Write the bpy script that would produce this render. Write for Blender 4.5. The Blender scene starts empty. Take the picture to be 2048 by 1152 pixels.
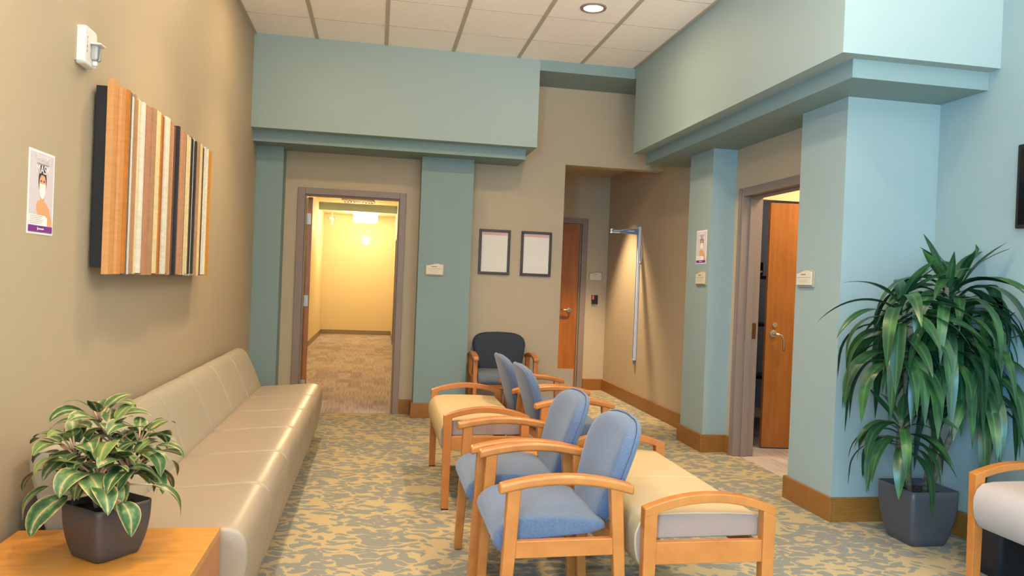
import bpy, math, random
from math import sin, cos, pi, radians
from mathutils import Vector, Matrix
S = bpy.context.scene
COL = S.collection
# ------------------------------------------------------------------ helpers
class MB:
    def __init__(s): s.v=[]; s.f=[]; s.m=[]; s.uv={}
    def box(s,x0,x1,y0,y1,z0,z1,mi=0):
        b=len(s.v)
        s.v+=[(x0,y0,z0),(x1,y0,z0),(x1,y1,z0),(x0,y1,z0),(x0,y0,z1),(x1,y0,z1),(x1,y1,z1),(x0,y1,z1)]
        for q in ((0,3,2,1),(4,5,6,7),(0,1,5,4),(1,2,6,5),(2,3,7,6),(3,0,4,7)):
            s.f.append(tuple(b+i for i in q)); s.m.append(mi)
        return s
    def prism(s,pts,a0,a1,axis='x',mi=0):
        # pts: closed 2D polygon in the two other axes (order y,z / x,z / x,y)
        b=len(s.v); n=len(pts)
        def P(p,a):
            return {'x':(a,p[0],p[1]),'y':(p[0],a,p[1]),'z':(p[0],p[1],a)}[axis]
        for a in (a0,a1):
            for p in pts: s.v.append(P(p,a))
        s.f.append(tuple(range(b,b+n))[::-1]); s.m.append(mi)
        s.f.append(tuple(range(b+n,b+2*n))); s.m.append(mi)
        for i in range(n):
            j=(i+1)%n; s.f.append((b+i,b+j,b+n+j,b+n+i)); s.m.append(mi)
        return s
    def hexa(s,b4,t4,mi=0):
        b=len(s.v); s.v+=list(b4)+list(t4)
        for q in ((0,3,2,1),(4,5,6,7),(0,1,5,4),(1,2,6,5),(2,3,7,6),(3,0,4,7)):
            s.f.append(tuple(b+i for i in q)); s.m.append(mi)
        return s
    def tube(s,path,rad,n=10,mi=0,cap=True):
        path=[Vector(p) for p in path]; b=len(s.v); up=None
        for i,p in enumerate(path):
            t=(path[min(i+1,len(path)-1)]-path[max(i-1,0)]).normalized()
            if up is None:
                up=Vector((0,0,1)) if abs(t.z)<.9 else Vector((1,0,0))
            a=t.cross(up).normalized(); c=a.cross(t).normalized(); up=c
            r=rad[i] if isinstance(rad,(list,tuple)) else rad
            for k in range(n):
                w=2*pi*k/n; s.v.append(tuple(p+a*cos(w)*r+c*sin(w)*r))
        for i in range(len(path)-1):
            for k in range(n):
                j=(k+1)%n; s.f.append((b+i*n+k,b+i*n+j,b+(i+1)*n+j,b+(i+1)*n+k)); s.m.append(mi)
        if cap:
            s.f.append(tuple(range(b,b+n))); s.m.append(mi)
            s.f.append(tuple(range(b+(len(path)-1)*n,b+len(path)*n))[::-1]); s.m.append(mi)
        return s
    def lathe(s,prof,c=(0,0,0),n=24,mi=0):
        b=len(s.v)
        for r,z in prof:
            for k in range(n):
                w=2*pi*k/n; s.v.append((c[0]+r*cos(w),c[1]+r*sin(w),c[2]+z))
        for i in range(len(prof)-1):
            for k in range(n):
                j=(k+1)%n; s.f.append((b+i*n+k,b+i*n+j,b+(i+1)*n+j,b+(i+1)*n+k)); s.m.append(mi)
        return s
    def quad(s,a,b_,c,d,mi=0):
        b=len(s.v); s.v+=[a,b_,c,d]; s.f.append((b,b+1,b+2,b+3)); s.m.append(mi); return s
    def xf(s,M):
        s.v=[tuple(M@Vector(p)) for p in s.v]; return s
    def build(s,name,mats,parent=None,bevel=0,seg=2,smooth=False,subd=0,rot=None):
        me=bpy.data.meshes.new(name); me.from_pydata(s.v,[],s.f)
        if not isinstance(mats,(list,tuple)): mats=[mats]
        for m in mats: me.materials.append(m)
        for i,p in enumerate(me.polygons): p.material_index=s.m[i]; p.use_smooth=smooth
        if s.uv:
            L=me.uv_layers.new(name='UVMap')
            for lo in me.loops: L.data[lo.index].uv=s.uv.get(lo.vertex_index,(0,0))
        me.validate(); 
        import bmesh
        bm=bmesh.new(); bm.from_mesh(me); bmesh.ops.recalc_face_normals(bm,faces=bm.faces); bm.to_mesh(me); bm.free()
        o=bpy.data.objects.new(name,me); COL.objects.link(o)
        if parent: o.parent=parent
        if bevel:
            b=o.modifiers.new('bevel','BEVEL'); b.width=bevel; b.segments=seg; b.limit_method='ANGLE'; b.angle_limit=radians(35)
            for p in me.polygons: p.use_smooth=True
            w=o.modifiers.new('wn','WEIGHTED_NORMAL'); w.keep_sharp=False
        if subd:
            b=o.modifiers.new('sub','SUBSURF'); b.levels=subd; b.render_levels=subd
        return o
def tag(o,label=None,cat=None,group=None,kind=None):
    if label: o['label']=label
    if cat: o['category']=cat
    if group: o['group']=group
    if kind: o['kind']=kind
    return o
def empty(name,loc=(0,0,0),rz=0):
    o=bpy.data.objects.new(name,None); o.empty_display_size=.1; COL.objects.link(o); o.location=loc; o.rotation_euler=(0,0,rz); return o
def kids(o): return [c for c in bpy.data.objects if c.parent==o]
def copy_tree(o,parent=None):
    ch=kids(o); c=o.copy(); COL.objects.link(c); c.parent=parent
    for k in ch: copy_tree(k,c)
    return c
def struct(o): o['kind']='structure'; return o
# ------------------------------------------------------------------ materials
def lin(h):
    c=[int(h[i:i+2],16)/255 for i in (0,2,4)]
    return tuple((x/12.92 if x<.04045 else ((x+.055)/1.055)**2.4) for x in c)+(1,)
def mat(name,hexc,rough=.6,bump=0,bscale=200,var=0,vscale=3,stretch=(1,1,1),hex2=None,metal=0,spec=.5,coat=0,sheen=0,emit=None,es=0):
    m=bpy.data.materials.new(name); m.use_nodes=True; N=m.node_tree; b=N.nodes['Principled BSDF']
    c=lin(hexc); b.inputs['Base Color'].default_value=c; b.inputs['Roughness'].default_value=rough
    b.inputs['Metallic'].default_value=metal; b.inputs['Specular IOR Level'].default_value=spec
    b.inputs['Coat Weight'].default_value=coat; b.inputs['Sheen Weight'].default_value=sheen
    if emit: b.inputs['Emission Color'].default_value=lin(emit); b.inputs['Emission Strength'].default_value=es
    tc=N.nodes.new('ShaderNodeTexCoord'); mp=N.nodes.new('ShaderNodeMapping'); mp.inputs['Scale'].default_value=stretch
    N.links.new(tc.outputs['Object'],mp.inputs['Vector'])
    if var or hex2:
        n=N.nodes.new('ShaderNodeTexNoise'); n.inputs['Scale'].default_value=vscale; n.inputs['Detail'].default_value=6
        N.links.new(mp.outputs[0],n.inputs['Vector'])
        r=N.nodes.new('ShaderNodeValToRGB'); r.color_ramp.elements[0].position=.3; r.color_ramp.elements[1].position=.7
        c2=lin(hex2) if hex2 else tuple(min(1,x*(1-var)) for x in c[:3])+(1,)
        r.color_ramp.elements[0].color=c2; r.color_ramp.elements[1].color=c
        N.links.new(n.outputs['Fac'],r.inputs['Fac']); N.links.new(r.outputs['Color'],b.inputs['Base Color'])
    if bump:
        n2=N.nodes.new('ShaderNodeTexNoise'); n2.inputs['Scale'].default_value=bscale; n2.inputs['Detail'].default_value=3
        N.links.new(mp.outputs[0],n2.inputs['Vector'])
        bp=N.nodes.new('ShaderNodeBump'); bp.inputs['Strength'].default_value=bump; bp.inputs['Distance'].default_value=.002
        N.links.new(n2.outputs['Fac'],bp.inputs['Height']); N.links.new(bp.outputs[0],b.inputs['Normal'])
    return m
M={}
M['tan']=mat('tan wall paint','B5A488',.62,.15,260)
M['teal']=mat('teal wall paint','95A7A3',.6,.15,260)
M['tealshade']=mat('teal paint darkened for shade','7D9390',.6,.12,260)  # ledge and pilaster teal, darkened mostly to paint in their shadow
M['cream']=mat('cream wall paint','DECDA4',.6,.1,260)
M['ceil']=mat('ceiling tile','FAF2E8',.9,.35,180,var=.05,vscale=30)
M['grid']=mat('ceiling grid metal','B3AA98',.6)
M['seam']=mat('tile seam','B5AC9B',.8)
M['base']=mat('stained wood base','96642A',.42,.08,60,stretch=(3,3,18),hex2='855620',vscale=4)
M['wood']=mat('honey maple','BC7534',.32,.05,80,stretch=(3,3,3),hex2='AE672B',vscale=5,coat=.15)
M['tabletop']=mat('maple veneer','CB8D3C',.35,.03,60,stretch=(2,14,2),hex2='BA7A30',vscale=3,coat=.1)
M['doorwood']=mat('cherry door veneer','A86426',.38,.04,60,stretch=(6,6,.7),hex2='91541C',vscale=4,coat=.1)
M['frame']=mat('taupe painted steel','87766A',.45)
M['hallbase']=mat('taupe rubber base','8B7B6B',.6)
M['chrome']=mat('brushed nickel','C9C5BE',.28,metal=1)
M['bronze']=mat('bronze strike','6B4A36',.4,metal=.8)
M['kick']=mat('stainless kick plate','BDB9B2',.42,metal=.7)
M['blue']=mat('blue woven fabric','606D80',.95,.5,420,hex2='4F5C72',vscale=160,sheen=.25,spec=.2)
M['slate']=mat('dark slate fabric','3C424B',.95,.4,420,hex2='31363F',vscale=160,sheen=.1,spec=.2)
M['slateseat']=mat('grey seat fabric','6A727A',.9,.4,420,hex2='5D656D',vscale=160,spec=.2)
M['creamfab']=mat('cream vinyl','BCA47C',.6,.12,300,var=.04,vscale=8,spec=.3)
M['greyfab']=mat('pale woven fabric','B0A298',.9,.4,420,var=.08,vscale=150,spec=.2)
M['boxing']=mat('grey mauve cushion ends','9C8373',.9,.4,420,var=.06,vscale=150,spec=.2)  # bench cushion end caps, greyer than the cream tops
M['sofa']=mat('taupe vinyl','9C8D7A',.36,.1,240,var=.03,vscale=6,spec=.5)
M['sofaback']=mat('taupe woven upholstery','9F9582',.7,.35,420,var=.05,vscale=120,spec=.3)
M['black']=mat('black plastic','17181C',.4)
M['foot']=mat('black glide','101010',.5)
M['pot']=mat('charcoal planter','4B4543',.38,spec=.5)
M['pot2']=mat('graphite planter','4A4A4C',.4,spec=.5)
M['soil']=mat('potting soil','4A372C',.95,1,60,hex2='2A1F1A',vscale=60)
M['bark']=mat('ringed cane','7D7258',.8,.6,50,stretch=(1,1,8),hex2='55492F',vscale=12)
M['white']=mat('white plastic','ECE6DE',.4)
M['alum']=mat('anodised aluminium','D5DCE8',.4,metal=0)
M['alumdark']=mat('blue grey plastic','71809B',.4)
M['paper']=mat('paper','E6DDD0',.7)
M['pframe']=mat('dark picture frame','3A2A26',.4)
M['pink']=mat('pink print','D9A9A2',.7)
M['purple']=mat('purple print','7A2F8A',.6)
M['lilac']=mat('lilac print','D8CCD2',.7)
M['skin']=mat('skin print','E0A878',.7)
M['hair']=mat('dark print','4A3440',.7)
M['textgrey']=mat('grey print','A898A0',.7)
M['whiteprint']=mat('white print','F6F0EC',.7)
M['red']=mat('red print','C8403C',.6)
M['led']=mat('red led','FF2018',.4,emit='FF2018',es=4)
M['sign']=mat('beige sign plaque','D5CAB2',.5)
M['signink']=mat('brown sign ink','7F6A55',.6)
M['signback']=mat('sign backing','A99C82',.5)
M['lens']=mat('lit lens','FFFFFF',.5,emit='FFF1DC',es=14)
M['halllens']=mat('lit drum diffuser','FFFFFF',.5,emit='FFE9C0',es=9)
M['brownwood']=mat('shelf wood','6B3A1B',.5)
M['dim']=mat('grey cabinet','8A8F9C',.6)
M['screen']=mat('tv glass','0A0B10',.12)
g=mat('clear strobe lens','E8ECF0',.1); g.node_tree.nodes['Principled BSDF'].inputs['Transmission Weight'].default_value=.7; M['strobe']=g
M['glass']=mat('window glass','FFFFFF',.02); M['glass'].node_tree.nodes['Principled BSDF'].inputs['Transmission Weight'].default_value=1.0

def node(N,t,**k):
    n=N.nodes.new(t)
    for a,b in k.items(): setattr(n,a,b)
    return n
def carpet():
    m=bpy.data.materials.new('leaf pattern carpet'); m.use_nodes=True; N=m.node_tree; b=N.nodes['Principled BSDF']; Lk=N.links.new
    b.inputs['Roughness'].default_value=.95; b.inputs['Specular IOR Level'].default_value=.15
    tc=node(N,'ShaderNodeTexCoord'); 
    nz=node(N,'ShaderNodeTexNoise'); nz.inputs['Scale'].default_value=7; nz.inputs['Detail'].default_value=1
    Lk(tc.outputs['Object'],nz.inputs['Vector'])
    sub=node(N,'ShaderNodeVectorMath',operation='SUBTRACT'); sub.inputs[1].default_value=(.5,.5,.5); Lk(nz.outputs['Color'],sub.inputs[0])
    sc=node(N,'ShaderNodeVectorMath',operation='SCALE'); sc.inputs['Scale'].default_value=.12; Lk(sub.outputs[0],sc.inputs[0])
    ad=node(N,'ShaderNodeVectorMath',operation='ADD'); Lk(tc.outputs['Object'],ad.inputs[0]); Lk(sc.outputs[0],ad.inputs[1])
    fac=[]
    for rot,off,s in ((.22,0,1),(-.28,5.3,1),(.75,9.1,1.15)):
        vr=node(N,'ShaderNodeVectorRotate',rotation_type='Z_AXIS'); vr.inputs['Angle'].default_value=rot; Lk(ad.outputs[0],vr.inputs['Vector'])
        mp=node(N,'ShaderNodeMapping'); mp.inputs['Location'].default_value=(off,off*.7,0); mp.inputs['Scale'].default_value=(10*s,23*s,1)
        Lk(vr.outputs[0],mp.inputs['Vector'])
        vo=node(N,'ShaderNodeTexVoronoi',voronoi_dimensions='2D'); vo.inputs['Scale'].default_value=1; vo.inputs['Randomness'].default_value=.9
        Lk(mp.outputs[0],vo.inputs['Vector'])
        # leaf only in cells whose random colour passes a density mask
        sx=node(N,'ShaderNodeSeparateColor'); Lk(vo.outputs['Color'],sx.inputs[0])
        dn=node(N,'ShaderNodeTexNoise'); dn.inputs['Scale'].default_value=2.6; dn.inputs['Detail'].default_value=2; Lk(tc.outputs['Object'],dn.inputs['Vector'])
        mr=node(N,'ShaderNodeMapRange'); mr.inputs['From Min'].default_value=.32; mr.inputs['From Max'].default_value=.68; mr.inputs['To Min'].default_value=.12; mr.inputs['To Max'].default_value=.75; Lk(dn.outputs['Fac'],mr.inputs['Value'])
        lt=node(N,'ShaderNodeMath',operation='LESS_THAN'); Lk(sx.outputs[0],lt.inputs[0]); Lk(mr.outputs[0],lt.inputs[1])
        l2=node(N,'ShaderNodeMath',operation='LESS_THAN'); l2.inputs[1].default_value=.43; Lk(vo.outputs['Distance'],l2.inputs[0])
        mu=node(N,'ShaderNodeMath',operation='MULTIPLY'); Lk(lt.outputs[0],mu.inputs[0]); Lk(l2.outputs[0],mu.inputs[1]); fac.append(mu)
    m1=node(N,'ShaderNodeMath',operation='MAXIMUM'); Lk(fac[0].outputs[0],m1.inputs[0]); Lk(fac[1].outputs[0],m1.inputs[1])
    m2=node(N,'ShaderNodeMath',operation='MAXIMUM'); Lk(m1.outputs[0],m2.inputs[0]); Lk(fac[2].outputs[0],m2.inputs[1])
    fn=node(N,'ShaderNodeTexNoise'); fn.inputs['Scale'].default_value=120; fn.inputs['Detail'].default_value=2; Lk(tc.outputs['Object'],fn.inputs['Vector'])
    mx=node(N,'ShaderNodeMix',data_type='RGBA'); mx.inputs[6].default_value=lin('AC9A76'); mx.inputs[7].default_value=lin('7F8078')
    Lk(m2.outputs[0],mx.inputs[0])
    m3=node(N,'ShaderNodeMix',data_type='RGBA',blend_type='MULTIPLY'); m3.inputs[0].default_value=.35
    Lk(mx.outputs[2],m3.inputs[6]); Lk(fn.outputs['Fac'],m3.inputs[7]); 
    gm=node(N,'ShaderNodeMix',data_type='RGBA',blend_type='MULTIPLY'); gm.inputs[0].default_value=1; gm.inputs[7].default_value=(1.2,1.2,1.2,1)
    Lk(m3.outputs[2],gm.inputs[6]); Lk(gm.outputs[2],b.inputs['Base Color'])
    bp=node(N,'ShaderNodeBump'); bp.inputs['Strength'].default_value=.4; bp.inputs['Distance'].default_value=.003; Lk(fn.outputs['Fac'],bp.inputs['Height']); Lk(bp.outputs[0],b.inputs['Normal'])
    return m
M['carpet']=carpet()
def hallcarpet():
    m=bpy.data.materials.new('taupe plank carpet'); m.use_nodes=True; N=m.node_tree; b=N.nodes['Principled BSDF']; Lk=N.links.new
    b.inputs['Roughness'].default_value=.95; b.inputs['Specular IOR Level'].default_value=.15
    tc=node(N,'ShaderNodeTexCoord'); br=node(N,'ShaderNodeTexBrick'); br.inputs['Scale'].default_value=1.6; br.inputs['Mortar Size'].default_value=0
    br.inputs['Color1'].default_value=lin('BBAEA8'); br.inputs['Color2'].default_value=lin('9C928F'); br.inputs['Bias'].default_value=-.3
    mp=node(N,'ShaderNodeMapping'); mp.inputs['Rotation'].default_value=(0,0,pi/2); Lk(tc.outputs['Object'],mp.inputs[0]); Lk(mp.outputs[0],br.inputs['Vector'])
    mp2=node(N,'ShaderNodeMapping'); mp2.inputs['Scale'].default_value=(60,3,1); Lk(tc.outputs['Object'],mp2.inputs[0])
    n=node(N,'ShaderNodeTexNoise'); n.inputs['Scale'].default_value=1; n.inputs['Detail'].default_value=4; Lk(mp2.outputs[0],n.inputs['Vector'])
    r=node(N,'ShaderNodeValToRGB'); r.color_ramp.elements[0].position=.35; r.color_ramp.elements[0].color=(.55,.55,.55,1); r.color_ramp.elements[1].position=.6
    Lk(n.outputs['Fac'],r.inputs[0])
    mx=node(N,'ShaderNodeMix',data_type='RGBA',blend_type='MULTIPLY'); mx.inputs[0].default_value=.6; Lk(br.outputs['Color'],mx.inputs[6]); Lk(r.outputs[0],mx.inputs[7]); Lk(mx.outputs[2],b.inputs['Base Color'])
    return m
M['hallcarpet']=hallcarpet()
def leafmat(name,kind):
    m=bpy.data.materials.new(name); m.use_nodes=True; N=m.node_tree; b=N.nodes['Principled BSDF']; Lk=N.links.new
    uv=node(N,'ShaderNodeUVMap'); sp=node(N,'ShaderNodeSeparateXYZ'); Lk(uv.outputs[0],sp.inputs[0])
    tc=node(N,'ShaderNodeTexCoord')
    r=node(N,'ShaderNodeValToRGB'); cr=r.color_ramp
    if kind=='dracaena':
        b.inputs['Roughness'].default_value=.36; b.inputs['Specular IOR Level'].default_value=.45
        cr.elements[0].position=0; cr.elements[0].color=lin('3F6A36'); cr.elements[1].position=1; cr.elements[1].color=lin('2C5030')
        for p,c in ((.12,'284A29'),(.5,'1F3D26'),(.85,'254728')):
            e=cr.elements.new(p); e.color=lin(c)
        ab=node(N,'ShaderNodeMath',operation='ABSOLUTE'); Lk(sp.outputs[0],ab.inputs[0]); Lk(ab.outputs[0],r.inputs[0])
        n=node(N,'ShaderNodeTexNoise'); n.inputs['Scale'].default_value=6; Lk(tc.outputs['Object'],n.inputs['Vector'])
        mx=node(N,'ShaderNodeMix',data_type='RGBA'); mx.inputs[7].default_value=lin('55863A'); 
        mr=node(N,'ShaderNodeMapRange'); mr.inputs['From Min'].default_value=.5; mr.inputs['From Max'].default_value=.75; mr.inputs['To Max'].default_value=.5; Lk(n.outputs['Fac'],mr.inputs['Value'])
        Lk(mr.outputs[0],mx.inputs[0]); Lk(r.outputs[0],mx.inputs[6]); Lk(mx.outputs[2],b.inputs['Base Color'])
    else:
        b.inputs['Roughness'].default_value=.38
        ab=node(N,'ShaderNodeMath',operation='ABSOLUTE'); Lk(sp.outputs[0],ab.inputs[0])
        cr.elements[0].position=0; cr.elements[0].color=lin('E79A8C'); cr.elements[1].position=1; cr.elements[1].color=lin('E8A58C')
        for p,c in ((.035,'D58F74'),(.08,'6F8F50'),(.25,'42663A'),(.6,'24442E'),(.80,'3F6632'),(.91,'6F8742')):
            e=cr.elements.new(p); e.color=lin(c)
        n=node(N,'ShaderNodeTexNoise'); n.inputs['Scale'].default_value=45; n.inputs['Detail'].default_value=3; Lk(tc.outputs['Object'],n.inputs['Vector'])
        m1=node(N,'ShaderNodeMath',operation='MULTIPLY_ADD'); m1.inputs[1].default_value=.9; m1.inputs[2].default_value=-.45; Lk(n.outputs['Fac'],m1.inputs[0])
        # blotches fade at rib and rim
        m2=node(N,'ShaderNodeMath',operation='ADD'); Lk(ab.outputs[0],m2.inputs[0])
        k=node(N,'ShaderNodeMath',operation='PINGPONG'); k.inputs[1].default_value=.5; Lk(ab.outputs[0],k.inputs[0])
        m3=node(N,'ShaderNodeMath',operation='MULTIPLY'); Lk(k.outputs[0],m3.inputs[0]); Lk(m1.outputs[0],m3.inputs[1])
        m4=node(N,'ShaderNodeMath',operation='MULTIPLY'); m4.inputs[1].default_value=4.5; Lk(m3.outputs[0],m4.inputs[0]); Lk(m4.outputs[0],m2.inputs[1])
        Lk(m2.outputs[0],r.inputs[0]); 
        # per leaf lightness from v offset
        fl=node(N,'ShaderNodeMath',operation='FLOOR'); Lk(sp.outputs[1],fl.inputs[0])
        mr=node(N,'ShaderNodeMapRange'); mr.inputs['From Max'].default_value=8; mr.inputs['To Max'].default_value=.45; Lk(fl.outputs[0],mr.inputs['Value'])
        mx=node(N,'ShaderNodeMix',data_type='RGBA'); mx.inputs[7].default_value=lin('8FA256'); Lk(mr.outputs[0],mx.inputs[0]); Lk(r.outputs[0],mx.inputs[6])
        Lk(mx.outputs[2],b.inputs['Base Color'])
    b.inputs['Subsurface Weight'].default_value=0
    return m
M['dracleaf']=leafmat('dracaena leaf','dracaena'); M['aglleaf']=leafmat('variegated leaf','agl')

def text_mesh(body,size,parent,name,m,loc,rot,align='CENTER'):
    cu=bpy.data.curves.new(name,'FONT'); cu.body=body; cu.size=size; cu.align_x=align; cu.align_y='CENTER'; cu.extrude=.0003
    o=bpy.data.objects.new(name+'_c',cu); COL.objects.link(o)
    dg=bpy.context.evaluated_depsgraph_get(); me=bpy.data.meshes.new_from_object(o.evaluated_get(dg))
    bpy.data.objects.remove(o); me.materials.clear(); me.materials.append(m)
    t=bpy.data.objects.new(name,me); COL.objects.link(t); t.parent=parent; t.location=loc; t.rotation_euler=rot
    return t
# ------------------------------------------------------------------ room shell
HC=3.48
YF=7.51; YB=-3.0
# floors
b=MB(); b.box(-1.3,2.99,YB,7.53,-.08,0); b.box(2.99,3.5,YB,4.1,-.08,0); b.box(1.3,3.1,7.53,9.5,-.08,0)
struct(b.build('floor',M['carpet']))
b=MB(); b.box(-1.5,.6,7.53,18,-.08,-.0005); b.box(2.99,4.6,4.1,9,-.08,-.0005)
struct(b.build('floor',M['hallcarpet'])).name='floor_hallway'
# ceiling
ce=struct(MB().box(-1.3,3.5,YB,YF,HC,HC+.12).build('ceiling',M['ceil']))
b=MB()
for k in range(-1,8):
    x=.615*k
    if -1.1<x<3.3: b.box(x-.0165,x+.0165,YB,6.95,HC-.006,HC+.01)
b.build('grid_runner',M['grid'],ce)
b=MB()
for k in range(0,16):
    y=6.41-.6*k
    if y>YB: b.box(-1.155,3.35,y-.004,y+.004,HC-.002,HC+.01)
b.build('tile_seam',M['seam'],ce)
b=MB(); b.box(-1.155,-1.135,YB,6.946,HC-.014,HC+.01); b.box(2.36,2.386,3.6,6.946,HC-.006,HC+.01); b.build('wall_angle',M['grid'],ce)
# walls
struct(MB().box(-1.3,-1.155,YB,-2.5,0,HC).box(-1.3,-1.155,-.7,YF+.1,0,HC).box(-1.3,-1.155,-2.5,-.7,0,.8).box(-1.3,-1.155,-2.5,-.7,2.75,HC).build('wall_left',M['tan']))
w=struct(empty('window_4',(-1.24,-2.5,.8)))
MB().box(-.03,.03,0,.05,0,1.95).box(-.03,.03,1.75,1.8,0,1.95).box(-.03,.03,.05,1.75,0,.05).box(-.03,.03,.05,1.75,1.9,1.95).box(-.02,.02,.88,.92,.05,1.9).build('window_frame',M['frame'],w)
DX0,DX1,DH=-.725,.196,2.142
b=MB(); y1=YF+.13
b.box(-1.3,DX0,YF,y1,0,HC+.1).box(DX0,DX1,YF,y1,DH,HC+.1).box(DX1,1.87,YF,y1,0,HC+.1).box(1.87,2.94,YF,y1,2.595,HC+.1)
struct(b.build('wall_far',M['tan']))
# right wall with doorway
OY0,OY1=4.72,5.69
b=MB(); b.box(2.94,3.08,4.1,OY0,0,HC).box(2.94,3.08,OY0,OY1,2.142,HC).box(2.94,3.08,OY1,9.5,0,HC)
struct(b.build('wall_right',M['tan']))
struct(MB().box(3.35,3.5,YB,4.3,0,HC).build('wall_television_side',M['teal']))
# rear wall (behind camera) with big windows
b=MB(); b.box(-1.3,3.5,YB-.15,YB,0,.6).box(-1.3,3.5,YB-.15,YB,2.9,HC)
for x in (-1.3,.25,1.85,3.35): b.box(x,x+.15,YB-.15,YB,.6,2.9)
struct(b.build('wall_rear',M['tan']))
for i,x in enumerate((-1.15,.4,2.0)):
    w=empty('window_%d'%(i+1),(x,YB-.08,.6)); struct(w)
    f=MB(); X=1.45 if i==0 else 1.45
    X={0:1.4,1:1.45,2:1.35}[i]
    f.box(0,.05,-.03,.03,0,2.3).box(X-.05,X,-.03,.03,0,2.3).box(0,X,-.03,.03,0,.05).box(0,X,-.03,.03,2.25,2.3); f.build('window_frame',M['frame'],w)
# alcove
b=MB(); b.box(1.33,1.45,y1,9.5,0,2.9); struct(b.build('wall_alcove_left',M['tan']))
b=MB(); b.box(1.33,1.63,9.35,9.5,0,2.9).box(1.63,2.60,9.35,9.5,2.165,2.9).box(2.60,2.94,9.35,9.5,0,2.9); struct(b.build('wall_alcove_back',M['tan']))
struct(MB().box(1.33,2.94,y1,9.5,2.77,2.9).build('ceiling_alcove',M['tan']))
# hallway beyond door_1
b=MB(); b.box(-1.4,-1.25,y1,18,0,3); struct(b.build('wall_hall_left',M['cream']))
b=MB(); b.box(.36,.5,y1,18,0,3); struct(b.build('wall_hall_right',M['cream']))
b=MB(); b.box(-1.4,.5,17.8,18,0,3); struct(b.build('wall_hall_end',M['cream']))
b=MB(); b.box(-1.4,.5,y1,16.0,2.87,3).box(-1.4,.5,16.2,18,2.77,3); struct(b.build('ceiling_hall',M['cream']))
struct(MB().box(-1.25,.36,16.0,16.2,2.72,2.9).build('trim_9',M['teal']))
b=MB(); b.box(-1.25,-1.238,y1,17.8,0,.1).box(.348,.36,y1,17.8,0,.1).box(-1.25,.36,17.788,17.8,0,.1); struct(b.build('baseboard_hall',M['hallbase']))
# a door frame on the hall's right wall, far down
b=MB(); b.box(.335,.36,15.4,15.5,0,2.2).box(.335,.36,14.4,15.4,2.1,2.2).box(.335,.36,14.3,14.4,0,2.2); struct(b.build('trim_10',M['frame']))
# soffits, ledges and pilasters
struct(MB().box(-1.155,1.443,6.946,YF,2.645,HC).build('trim_1',M['teal']))
struct(MB().box(-1.155,1.36,7.07,YF,2.543,2.645).build('trim_2',M['tealshade']))
struct(MB().box(1.443,2.94,6.946,YF,3.378,HC).build('trim_3',M['tealshade']))
struct(MB().box(2.385,3.35,3.6,6.9,2.645,HC).build('trim_4',M['teal']))
struct(MB().box(2.385,2.94,6.9,6.946,3.378,HC).build('trim_11',M['teal']))
struct(MB().box(2.5,3.35,3.68,6.86,2.543,2.645).build('trim_5',M['tealshade']))
struct(MB().box(-1.155,-.91,7.3,YF,0,2.543).build('wall_pilaster_left',M['tealshade']))
struct(MB().box(.385,.895,7.3,YF,0,2.543).build('wall_pilaster_centre',M['tealshade']))
struct(MB().box(2.725,2.94,5.85,6.31,0,2.543).build('wall_pilaster_right_far',M['teal']))
struct(MB().box(2.725,3.35,4.04,4.525,0,2.543).build('wall_pilaster_right_near',M['teal']))
# baseboards
BH=.145; T=.022
def base(name,*bx):
    b=MB()
    for q in bx: b.box(q[0],q[1],q[2],q[3],0,BH)
    struct(b.build(name,M['base'],bevel=.004))
base('baseboard_left',(-1.155,-1.133,YB,7.28))
base('baseboard_far',(.25,.385-T,YF-T,YF))
base('baseboard_pilaster_centre',(.385-T,.895+T,7.3-T,7.3),(.385-T,.385,7.3,YF-T),(.895,.895+T,7.3,YF))
base('baseboard_far_centre',(.895+T,1.89,YF-T,YF))
base('baseboard_alcove',(2.665,2.94-T,9.35-T,9.35))
base('baseboard_right',(2.94-T,2.94,6.31+T,9.35-T))
base('baseboard_pilaster_far',(2.725-T,2.725,5.85-T,6.31+T),(2.725,2.94,5.85-T,5.85),(2.725,2.94-T,6.31,6.31+T),(2.94-T,2.94,5.755,5.85-T))
base('baseboard_pilaster_near',(2.725-T,2.725,4.04-T,4.525+T),(2.725,3.35-T,4.04-T,4.04),(2.725,2.94,4.525,4.525+T))
base('baseboard_television_side',(3.35-T,3.35,YB,4.04-T))
# vestibule and dim room behind the right doorway
b=MB(); b.box(3.08,3.22,6.05,6.17,0,2.75).box(3.22,4.2,6.05,6.17,2.17,2.75).box(4.2,4.6,6.05,6.17,0,2.75).box(4.45,4.6,4.1,6.05,0,2.75).box(3.35,4.45,4.1,4.25,0,2.75)
struct(b.build('wall_vestibule',M['cream']))
b=MB(); b.box(3.08,4.6,4.1,9,2.75,2.85); struct(b.build('ceiling_vestibule',M['cream']))
b=MB(); b.box(3.0,4.6,8.8,9,0,2.75).box(4.45,4.6,6.17,8.8,0,2.75); struct(b.build('wall_office',M['dim']))

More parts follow.
